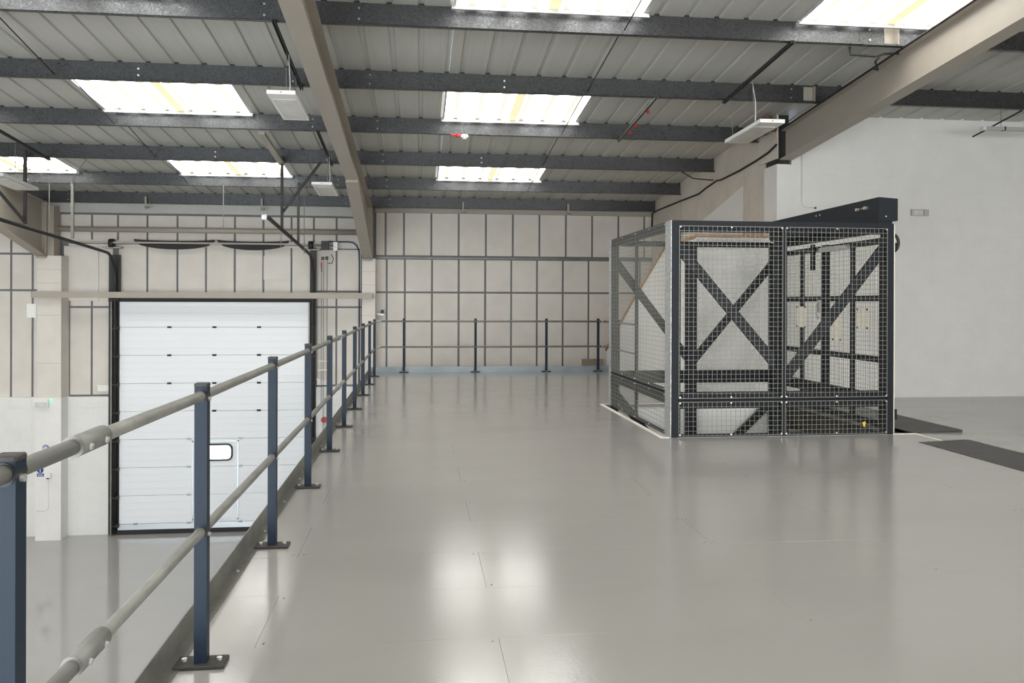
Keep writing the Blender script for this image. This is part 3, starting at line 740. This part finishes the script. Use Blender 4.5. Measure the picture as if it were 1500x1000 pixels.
B(-1.0, 4.2, 17.862, 17.868, 0, .118).build('toe_board', 'galv_blue', g2)

# ------------------------------------------------------------------ white boarded stair housing behind the lift
bk = thing('stair_housing', 'white boarded stair housing with sloping timber edged top behind the lift', 'stair housing', (4.9, 15.5, 0))
BX0, BX1 = 4.31, XS-.01
MB().prism([(12.47, 0), (12.47, 2.53), (14.05, 2.475), (16.1, 1.59), (18.48, .46), (18.6, .40), (18.6, 0)], 'x', BX0, BX0+.03).build('side_board', 'board', bk)
B(BX0, BX1, 12.45, 12.48, .12, 2.50).build('front_board', 'board', bk)
B(BX0, BX1, 12.46, 12.49, 0, .08).build('lower_front_board', 'board', bk)
B(BX0, BX1, 12.435, 12.49, .08, .12).build('timber_batten', 'wood', bk)
MB().box(BX0-.03, BX1, 12.42, 12.47, 2.535, 2.575).build('timber_edge', 'wood', bk)
B(BX0-.01, BX1, 12.43, 12.46, 2.50, 2.535).build('edge_trim', 'white_metal', bk)
MB().sloped(BX0-.03, BX1, [(12.47, 2.53, 2.57), (14.05, 2.475, 2.515), (16.1, 1.59, 1.64), (18.6, .40, .45)]).build('sloping_top', 'wood', bk)
ts = thing('timber_boards', 'weathered timber boards beyond the toe board in the far right corner', 'timber', (4.0, 18.3, 0))
for i in range(5):
    x = 3.62+.10*i
    MB().hexa([(x, 18.0, .0), (x+.1, 18.0, .0), (x+.24, 18.75, .18), (x+.14, 18.75, .18), (x, 18.0, .03), (x+.1, 18.0, .03), (x+.24, 18.75, .21), (x+.14, 18.75, .21)]).build('board', 'wood_old', ts)
B(3.62, 4.26, 17.92, 18.9, -.06, 0).build('bearer', 'wood_old', ts)

# ------------------------------------------------------------------ goods lift enclosure
LF = thing('lift_enclosure', 'anthracite steel goods lift cage with wire mesh panels around the pit', 'lift', (4.1, 10.3, 0))
XA, XB, YA, YBk, HT = 2.79, 5.41, 8.87, 11.85, 2.42
# structural frame of the lift (posts run down into the pit)
def P(name, *a): return B(*a).build(name, 'cage', LF)
for x0, x1 in ((2.80, 2.88), (4.03, 4.145), (5.32, 5.405)):
    P('post', x0, x1, YA+.035, YA+.13, -1.2, 2.40)
for x0, x1 in ((2.80, 2.90), (3.93, 4.08), (5.22, 5.40)):
    P('post', x0, x1, 11.74, YBk, -3.6, 2.40)
P('beam', 2.88, 5.32, YA+.04, YA+.13, 2.30, 2.39); P('beam', 2.88, 5.32, YA+.04, YA+.13, .32, .50)
P('beam', 2.90, 5.22, 11.76, YBk, 2.335, 2.41); P('beam', 2.90, 5.22, 11.76, YBk, .33, .51)
P('beam', 2.80, 2.86, YA+.13, 11.74, 2.32, 2.39); P('beam', 2.80, 2.86, YA+.13, 11.74, .36, .50)
P('beam', 5.33, 5.40, YA+.13, 11.74, 2.33, 2.42); P('beam', 5.33, 5.40, YA+.13, 11.74, .30, .44)
def D(p, q, wd=.11, t=.05): MB().bar(p, q, t, wd).build('diagonal_brace', 'cage', LF)
yf = YA+.085
D((2.86, yf, 2.17), (4.06, yf, .78)); D((4.10, yf, .60), (5.33, yf, 2.14))
yr = 11.80
D((2.86, yr, 2.12), (3.98, yr, .66)); D((4.0, yr, .60), (5.28, yr, 2.12))
D((2.84, yr, .22), (3.95, yr, -1.15)); D((5.28, yr, .06), (4.2, yr, -.95))
# outer frames of the mesh panels: front
def fr(*a): return B(*a).build('panel_frame', 'cage', LF)
def panel(ax, a0, a1, z0, z1, c, t=.034):
    m = MB()
    def bx(u0, u1, w0, w1):
        if ax == 'x': m.box(u0, u1, c, c+.03, w0, w1)
        else: m.box(c, c+.03, u0, u1, w0, w1)
    bx(a0, a0+t, z0, z1); bx(a1-t, a1, z0, z1); bx(a0+t, a1-t, z0, z0+t); bx(a0+t, a1-t, z1-t, z1)
    f_ = m.build('panel_frame', 'cage', LF)
    wm = MB(); r = .0015
    n = max(2, round((a1-a0-2*t+.03)/.0535)); mz = max(2, round((z1-z0-2*t+.03)/.0535))
    lo, hi = a0+t-.018, a1-t+.018; zl, zh = z0+t-.018, z1-t+.018
    for i in range(n+1):
        u = lo+(hi-lo)*i/n; e = .0008 if i in (0, n) else 0
        if ax == 'x': wm.box(u-r-e, u+r+e, c-.004, c-.0005, zl, zh)
        else: wm.box(c-.004, c-.0005, u-r-e, u+r+e, zl, zh)
    for i in range(mz+1):
        z = zl+(zh-zl)*i/mz; e = .0008 if i in (0, mz) else 0
        if ax == 'x': wm.box(lo, hi, c-.0075, c-.004, z-r-e, z+r+e)
        else: wm.box(c-.0075, c-.004, lo, hi, z-r-e, z+r+e)
    o_ = wm.build('wire_mesh', 'wire', f_); o_['kind'] = 'stuff'
    for u in (lo+.012, (a0+a1)/2, hi-.012):
        for z in (zl+.012, zh-.012):
            bm_ = MB()
            if ax == 'x': bm_.tube([(u, c, z), (u, c-.012, z)], .009, 6)
            else: bm_.tube([(c, u, z), (c-.012, u, z)], .009, 6)
            bm_.build('mesh_clip', 'bolt', f_)
B(XA, 2.862, YA, YA+.035, 0.006, HT).build('corner_post', 'cage', LF); B(5.345, XB, YA, YA+.035, .006, HT).build('corner_post', 'cage', LF)
B(2.862, 5.345, YA, YA+.035, HT-.045, HT).build('top_rail', 'cage', LF)
panel('x', 2.862, 4.095, .425, HT-.045, YA); panel('x', 4.097, 5.345, .425, HT-.045, YA)
panel('x', 2.862, 4.095, .008, .415, YA); panel('x', 4.097, 5.345, .008, .415, YA)
# left side
B(XA-.008, XA, YA, 9.085, .006, HT).build('corner_plate', 'galv', LF); B(XA-.008, XA, 11.74, YBk, .006, HT).build('corner_plate', 'galv', LF)
panel('y', 9.085, 10.40, .50, HT, XA); panel('y', 10.40, 11.74, .50, HT, XA)
panel('y', 9.085, 10.40, .008, .49, XA); panel('y', 10.40, 11.74, .008, .49, XA)
B(XB, XB+.012, YA+.002, YA+.1, .006, HT).build('edge_strip', 'cream', LF)
# gates on the right side
for y0, y1 in ((9.02, 10.40), (10.42, 11.70)):
    gt = MB(); xg = 5.36; t = .07
    gt.box(xg, xg+.04, y0, y0+t, .06, 2.28); gt.box(xg, xg+.04, y1-t, y1, .06, 2.28)
    ym = (y0+y1)/2+.0
    gt.box(xg, xg+.035, ym-.035, ym+.035, .06, 2.2)
    for z in (.06, .81, 1.53, 2.20): gt.box(xg+.002, xg+.037, y0+t, y1-t, z, z+.07)
    g_ = gt.build('gate', 'cage', LF)
    wm = MB(); r = .0016
    n = 24
    for i in range(n+1):
        y = y0+t+(y1-y0-2*t)*i/n; wm.box(xg+.04, xg+.0432, y-r, y+r, .1, 2.2)
    for i in range(41):
        z = .1+2.1*i/40; wm.box(xg+.0432, xg+.0464, y0+t, y1-t, z-r, z+r)
    o_ = wm.build('wire_mesh', 'wire', g_); o_['kind'] = 'stuff'
for y, z0, z1, w_ in ((11.03, 1.17, 1.46, .26), (10.04, 1.03, 1.40, .20), (9.43, 1.20, 1.44, .24)):
    n_ = B(5.345, 5.351, y-w_/2, y+w_/2, z0, z1).build('notice_plate', 'notice', LF)
    for yy in (y-w_/2+.008, y+w_/2-.008):
        for zz in (z0+.008, z1-.008): B(5.338, 5.345, yy-.012, yy+.012, zz-.012, zz+.012).build('corner_clip', 'black', n_)
lt = B(5.30, 5.33, 10.42, 10.47, 1.38, 1.55).build('gate_latch', 'galv', LF)
B(5.30, 5.33, 10.475, 10.50, 1.42, 1.50).build('latch_release', 'red', lt); MB().tube([(5.3, 10.48, 1.42), (5.3, 10.5, 1.34), (5.3, 10.47, 1.29), (5.3, 10.44, 1.34)], .007, 6).build('latch_hook', 'galv', lt)
# overhead drive housing above the gates
ob = MB().prism([(5.225, 2.45), (5.455, 2.45), (5.455, 2.705), (5.225, 2.72)], 'y', YA+.0, 11.82).build('drive_housing', 'cage', LF)
for y in (9.12, 9.30): MB().tube([(5.225, y, 2.62), (5.185, y, 2.62)], .018, 8).build('housing_bolt', 'bolt', ob)
MB().tube([(5.225, 9.21, 2.625), (5.20, 9.21, 2.625)], .010, 8).build('housing_bolt', 'wood', ob)
for y in (10.25, 10.35): MB().tube([(5.225, y, 2.66), (5.212, y, 2.66)], .012, 6).build('housing_bolt', 'bolt', ob)
MB().tube([(5.31, YA, 2.50), (5.31, YA-.006, 2.50)], .009, 6).build('housing_bolt', 'bolt', ob)
B(5.23, 5.40, YA+.02, 11.8, 2.42, 2.45).build('housing_support', 'cage', LF)
B(5.30, 5.36, 9.75, 10.45, 2.18, 2.24).build('door_closer', 'galv', LF)
B(5.30, 5.335, 10.60, 10.68, 1.95, 2.30).build('switch_arm', 'cage', LF)
# handle and hinge block on the right post
hd = MB(); arc = [(5.425+.07*math.sin(a), YA+.05, 2.20+.10*math.cos(a)-.0) for a in [math.pi*(.02+.96*i/10) for i in range(11)]]
hd.tube(arc, .017, 8); hd.box(XB, XB+.05, YA+.02, YA+.08, 2.12, 2.20); hd.build('pull_handle', 'black', LF, True)
B(XB, XB+.055, YA+.02, YA+.10, .17, .29).build('hinge_block', 'cage', LF)
MB().prism([(5.03, .155), (5.07, .155), (5.058, .10), (5.042, .10)], 'y', YA-.012, YA-.008).build('tag_plate', 'yellow', LF)
MB().tube([(4.78, PY0-.03, .012), (4.78, PY0-.01, .012)], .012, 8).build('floor_fixing', 'bolt', LF)
# platform down in the pit
lp_ = thing('lift_platform', 'dark steel lift platform down inside the pit', 'lift platform', (4.9, 10.4, -1.3))
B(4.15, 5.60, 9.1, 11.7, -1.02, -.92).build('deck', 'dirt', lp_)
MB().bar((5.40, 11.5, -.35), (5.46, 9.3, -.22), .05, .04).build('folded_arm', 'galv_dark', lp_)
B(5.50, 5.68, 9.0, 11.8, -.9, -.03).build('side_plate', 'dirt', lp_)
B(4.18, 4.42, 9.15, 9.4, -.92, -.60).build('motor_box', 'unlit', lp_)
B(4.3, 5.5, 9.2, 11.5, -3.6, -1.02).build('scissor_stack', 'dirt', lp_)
# studded ramps at the gate side
t = thing('gate_ramp', 'dark studded ramp plate behind the lift cage, tapering to a point', 'ramp', (6.0, 9.7, 0), 'dark studded ramp plates')
MB().hexa([(5.73, 8.97, .0), (6.33, 8.97, .0), (6.33, 11.6, .0), (5.73, 11.6, .0), (5.73, 8.97, .004), (6.33, 8.97, .03), (6.33, 11.6, .03), (5.73, 11.6, .004)]).build('plate', 'ramp', t)
t = thing('gate_ramp', 'dark studded ramp plate running off the right edge in front of the lift', 'ramp', (5.7, 7.0, 0), 'dark studded ramp plates')
MB().hexa([(5.39, 5.0, .0), (5.96, 5.0, .0), (5.96, 8.36, .0), (5.39, 8.36, .0), (5.39, 5.0, .004), (5.96, 5.0, .024), (5.96, 8.36, .024), (5.39, 8.36, .004)]).build('plate', 'ramp', t)

# ------------------------------------------------------------------ hanging lights, strut channels, detector
def strut(x, ka, label, red=False):
    ya, yb = PY[ka], PY[ka+1]
    s_ = thing('strut_channel', label, 'channel', (x, (ya+yb)/2, zb((ya+yb)/2)-.04), 'strut channels below the purlins')
    for d in (-.014, .014): MB().bar((x+d, ya-.1, zb(ya-.1)-.022), (x+d, yb+.02, zb(yb+.02)-.022), .012, .035).build('channel_wall', 'plate' if not red else 'galv_dark', s_)
    MB().bar((x, ya-.1, zb(ya-.1)-.007), (x, yb+.02, zb(yb+.02)-.007), .04, .004).build('channel_back', 'black', s_)
    if red:
        for f_ in (.22, .55, .72):
            y = ya+(yb-ya)*f_; B(x+.02, x+.055, y-.02, y+.02, zb(y)-.07, zb(y)-.02).build('cable_clip', 'red', s_)
    return s_
strut(4.245, 1, 'dark strut channel holding the right hanging light')
strut(3.235, 2, 'pale strut channel with red clips in the middle of the roof', True)
strut(-1.54, 1, 'dark strut channel beside the central rafter holding the near light')
strut(-1.56, 3, 'dark strut channel beside the central rafter holding the far light')
strut(-6.40, 3, 'strut channel at the left edge holding the left light')
def panel_light(x0, x1, y0, y1, za, zc, label, xs, white='white_metal'):
    t = thing('panel_light', label, 'light', ((x0+x1)/2, (y0+y1)/2, min(za, zc)), 'hanging panel lights')
    h = .045
    body = MB().hexa([(x0,y0,za),(x1,y0,za),(x1,y1,zc),(x0,y1,zc),(x0,y0,za+h),(x1,y0,za+h),(x1,y1,zc+h),(x0,y1,zc+h)]).build('housing', white, t)
    def zz(y): return za+(zc-za)*(y-y0)/(y1-y0)
    ia, ib = y0+.22, y1-.06
    MB().hexa([(x0+.03,ia,zz(ia)-.006),(x1-.03,ia,zz(ia)-.006),(x1-.03,ib,zz(ib)-.006),(x0+.03,ib,zz(ib)-.006),(x0+.03,ia,zz(ia)),(x1-.03,ia,zz(ia)),(x1-.03,ib,zz(ib)),(x0+.03,ib,zz(ib))]).build('diffuser', 'diffuser', t)
    for yy in (y0+.25, y1-.2):
        xm = min(max(xs, x0+.04), x1-.04)
        MB().tube([(xm, yy, zz(yy)+h), (xs, yy, zb(yy)-.03)], .004, 5).build('hanging_wire', 'galv_dull', t)
    xm = min(max(xs, x0+.04), x1-.08)
    MB().tube([(xm+.02, y0+.3, zz(y0+.3)+h), (xm+.035, y0+.32, zz(y0)+h+.12), (xm+.03, y0+.31, (zz(y0)+zb(y0))/2), (xs+.02, y0+.3, zb(y0+.3)-.03)], .006, 6).build('flex', 'white_plastic', t, True)
    MB().tube([((x0+x1)/2, y0, za+h*.5), ((x0+x1)/2, y0-.003, za+h*.5)], .007, 8).build('end_screw', 'black', t)
    return t
panel_light(-1.72, -1.40, 9.6, 10.8, 3.862, 3.83, 'white hanging panel light nearest, left of the central rafter', -1.54)
panel_light(-1.80, -1.46, 14.2, 15.3, 3.49, 3.44, 'small white hanging panel light beside the haunch of the central rafter', -1.56)
panel_light(4.25, 4.575, 9.9, 11.1, 3.77, 3.74, 'white hanging panel light on the right above the lift', 4.245)
panel_light(-6.50, -6.13, 13.0, 14.15, 3.36, 3.30, 'hanging panel light cut by the left picture edge', -6.40, 'grey_plastic')
t = thing('batten_light', 'slim grey batten light in front of the white block wall at the right edge', 'light', (9.1, 11.5, 4.12), 'hanging panel lights')
B(8.45, 9.75, 11.46, 11.54, 4.12, 4.17).build('housing', 'grey_plastic', t); B(8.40, 8.45, 11.45, 11.55, 4.115, 4.165).build('end_cap', 'white_plastic', t)
for x in (8.75, 9.15): B(x, x+.02, 11.455, 11.545, 4.115, 4.175).build('strap', 'black', t)
MB().tube([(8.72, 11.5, 4.17), (8.72, 11.5, zs(11.5))], .004, 5).build('hanging_wire', 'galv_dull', t)
tag(MB().tube([(8.75, 11.1, 4.33), (8.55, 11.9, 4.10)], .012, 6).build('loose_rod', 'black'), 'short dark rod above the batten light at the right edge', 'rod')
t = thing('smoke_detector', 'white smoke detector with red base under the third purlin', 'detector', (.66, 13.05, 4.0))
zd = zb(13.14)
MB().tube([(.62, 13.07, zd), (.62, 13.07, zd-.04)], .045, 14).build('base', 'red', t); MB().tube([(.72, 13.05, zd-.01), (.72, 13.05, zd-.05)], .06, 16).build('head', 'white_plastic', t); MB().tube([(.72, 13.05, zd-.05), (.72, 13.05, zd-.075)], .035, 14).build('sensor', 'white_metal', t)
B(.5, .64, 13.04, 13.08, zd-.02, zd).build('bracket', 'red', t)
# brace from rafter to roof at upper right
tag(MB().bar((6.6, 8.0, 4.47), (8.6, 9.4, 4.42), .08, .05).build('roof_brace', 'rafter'), 'pale angle brace below the roof in the upper right corner', 'brace')

# cables
def cable(pts, r, label, m='cable'):
    tag(MB().tube(pts, r, 6).build('cable', m, None, True), label, 'cable', 'black cables')
xs_ = XS-.02
cable([(xs_, 12.40, 4.0), (xs_, 12.7, 3.93), (xs_, 13.2, 3.88), (xs_, 13.9, 3.83), (xs_, 14.8, 3.80), (xs_, 15.0, 3.82), (xs_, 15.6, 3.76), (xs_, 16.0, 3.70), (xs_, 17.2, 3.70), (xs_, 18.9, 3.69), (xs_, 19.3, 3.66), (xs_, 19.34, 3.3)], .018, 'black cable sagging along the beige side wall below the purlin ends')
cable([(4.93, 15.08, 3.985), (5.15, 15.06, 3.86), (5.55, 15.1, 3.84), (5.565, 15.16, 3.86)], .012, 'short black cable looping from the fourth purlin to the side wall')
xr_ = 5.60
cable([(xr_, 6.0, zb(6.0)-.03), (xr_, 9.3, zb(9.3)-.03), (xr_, 12.3, zb(12.3)-.03)], .013, 'black cable clipped along the top flange of the right rafter')
cable([(4.98, 9.08, 4.49), (4.99, 9.08, 4.40), (5.3, 9.08, 4.39), (5.42, 9.1, 4.43), (5.6, 9.1, 4.44)], .014, 'black cable loop under the nearest purlin beside the right rafter')
cable([(5.35, 9.08, 4.39), (5.32, 9.12, 4.34), (5.40, 9.2, 4.27), (5.58, 9.6, 4.40)], .012, 'drooping black cable tail beside the right rafter')
o = MB()
for i in range(26):
    a = Vector((5.47+random.uniform(-.06, .04), 12.55+random.uniform(-.12, .3), 4.30+random.uniform(-.08, .1))); d = Vector((random.uniform(-.1, .1), random.uniform(-.1, .1), random.uniform(-.05, .05)))
    o.tube([a-d, a+Vector((0, 0, .04)), a+d], .04, 6)
tag(o.build('insulation_wool', 'wool'), 'tuft of brown insulation wool above the end of the right rafter', 'insulation', kind='stuff')
# right wall fittings
t = thing('emergency_light', 'small grey emergency light box on the white block wall', 'light', (7.75, 12.38, 2.9))
xa = 7.85; B(xa, xa+.29, 12.37, 12.402, 2.915, 3.02).build('body', 'grey_plastic', t); B(xa+.2, xa+.205, 12.366, 12.37, 2.915, 3.02).build('seam', 'plate', t); B(xa+.02, xa+.19, 12.36, 12.37, 2.93, 3.0).build('lens', 'diffuser', t)
t = thing('surface_conduit', 'thin painted conduit bent on the white pier beside the block wall', 'conduit', (6.1, 12.4, 3.0))
MB().tube([(6.01, 12.395, 3.85), (6.01, 12.395, 3.12), (6.03, 12.395, 3.05), (6.10, 12.395, 3.02), (6.22, 12.395, 3.02)], .010, 6).build('conduit', 'white_block', t, True)
B(6.22, 6.245, 12.38, 12.40, 3.0, 3.03).build('saddle', 'plate', t)
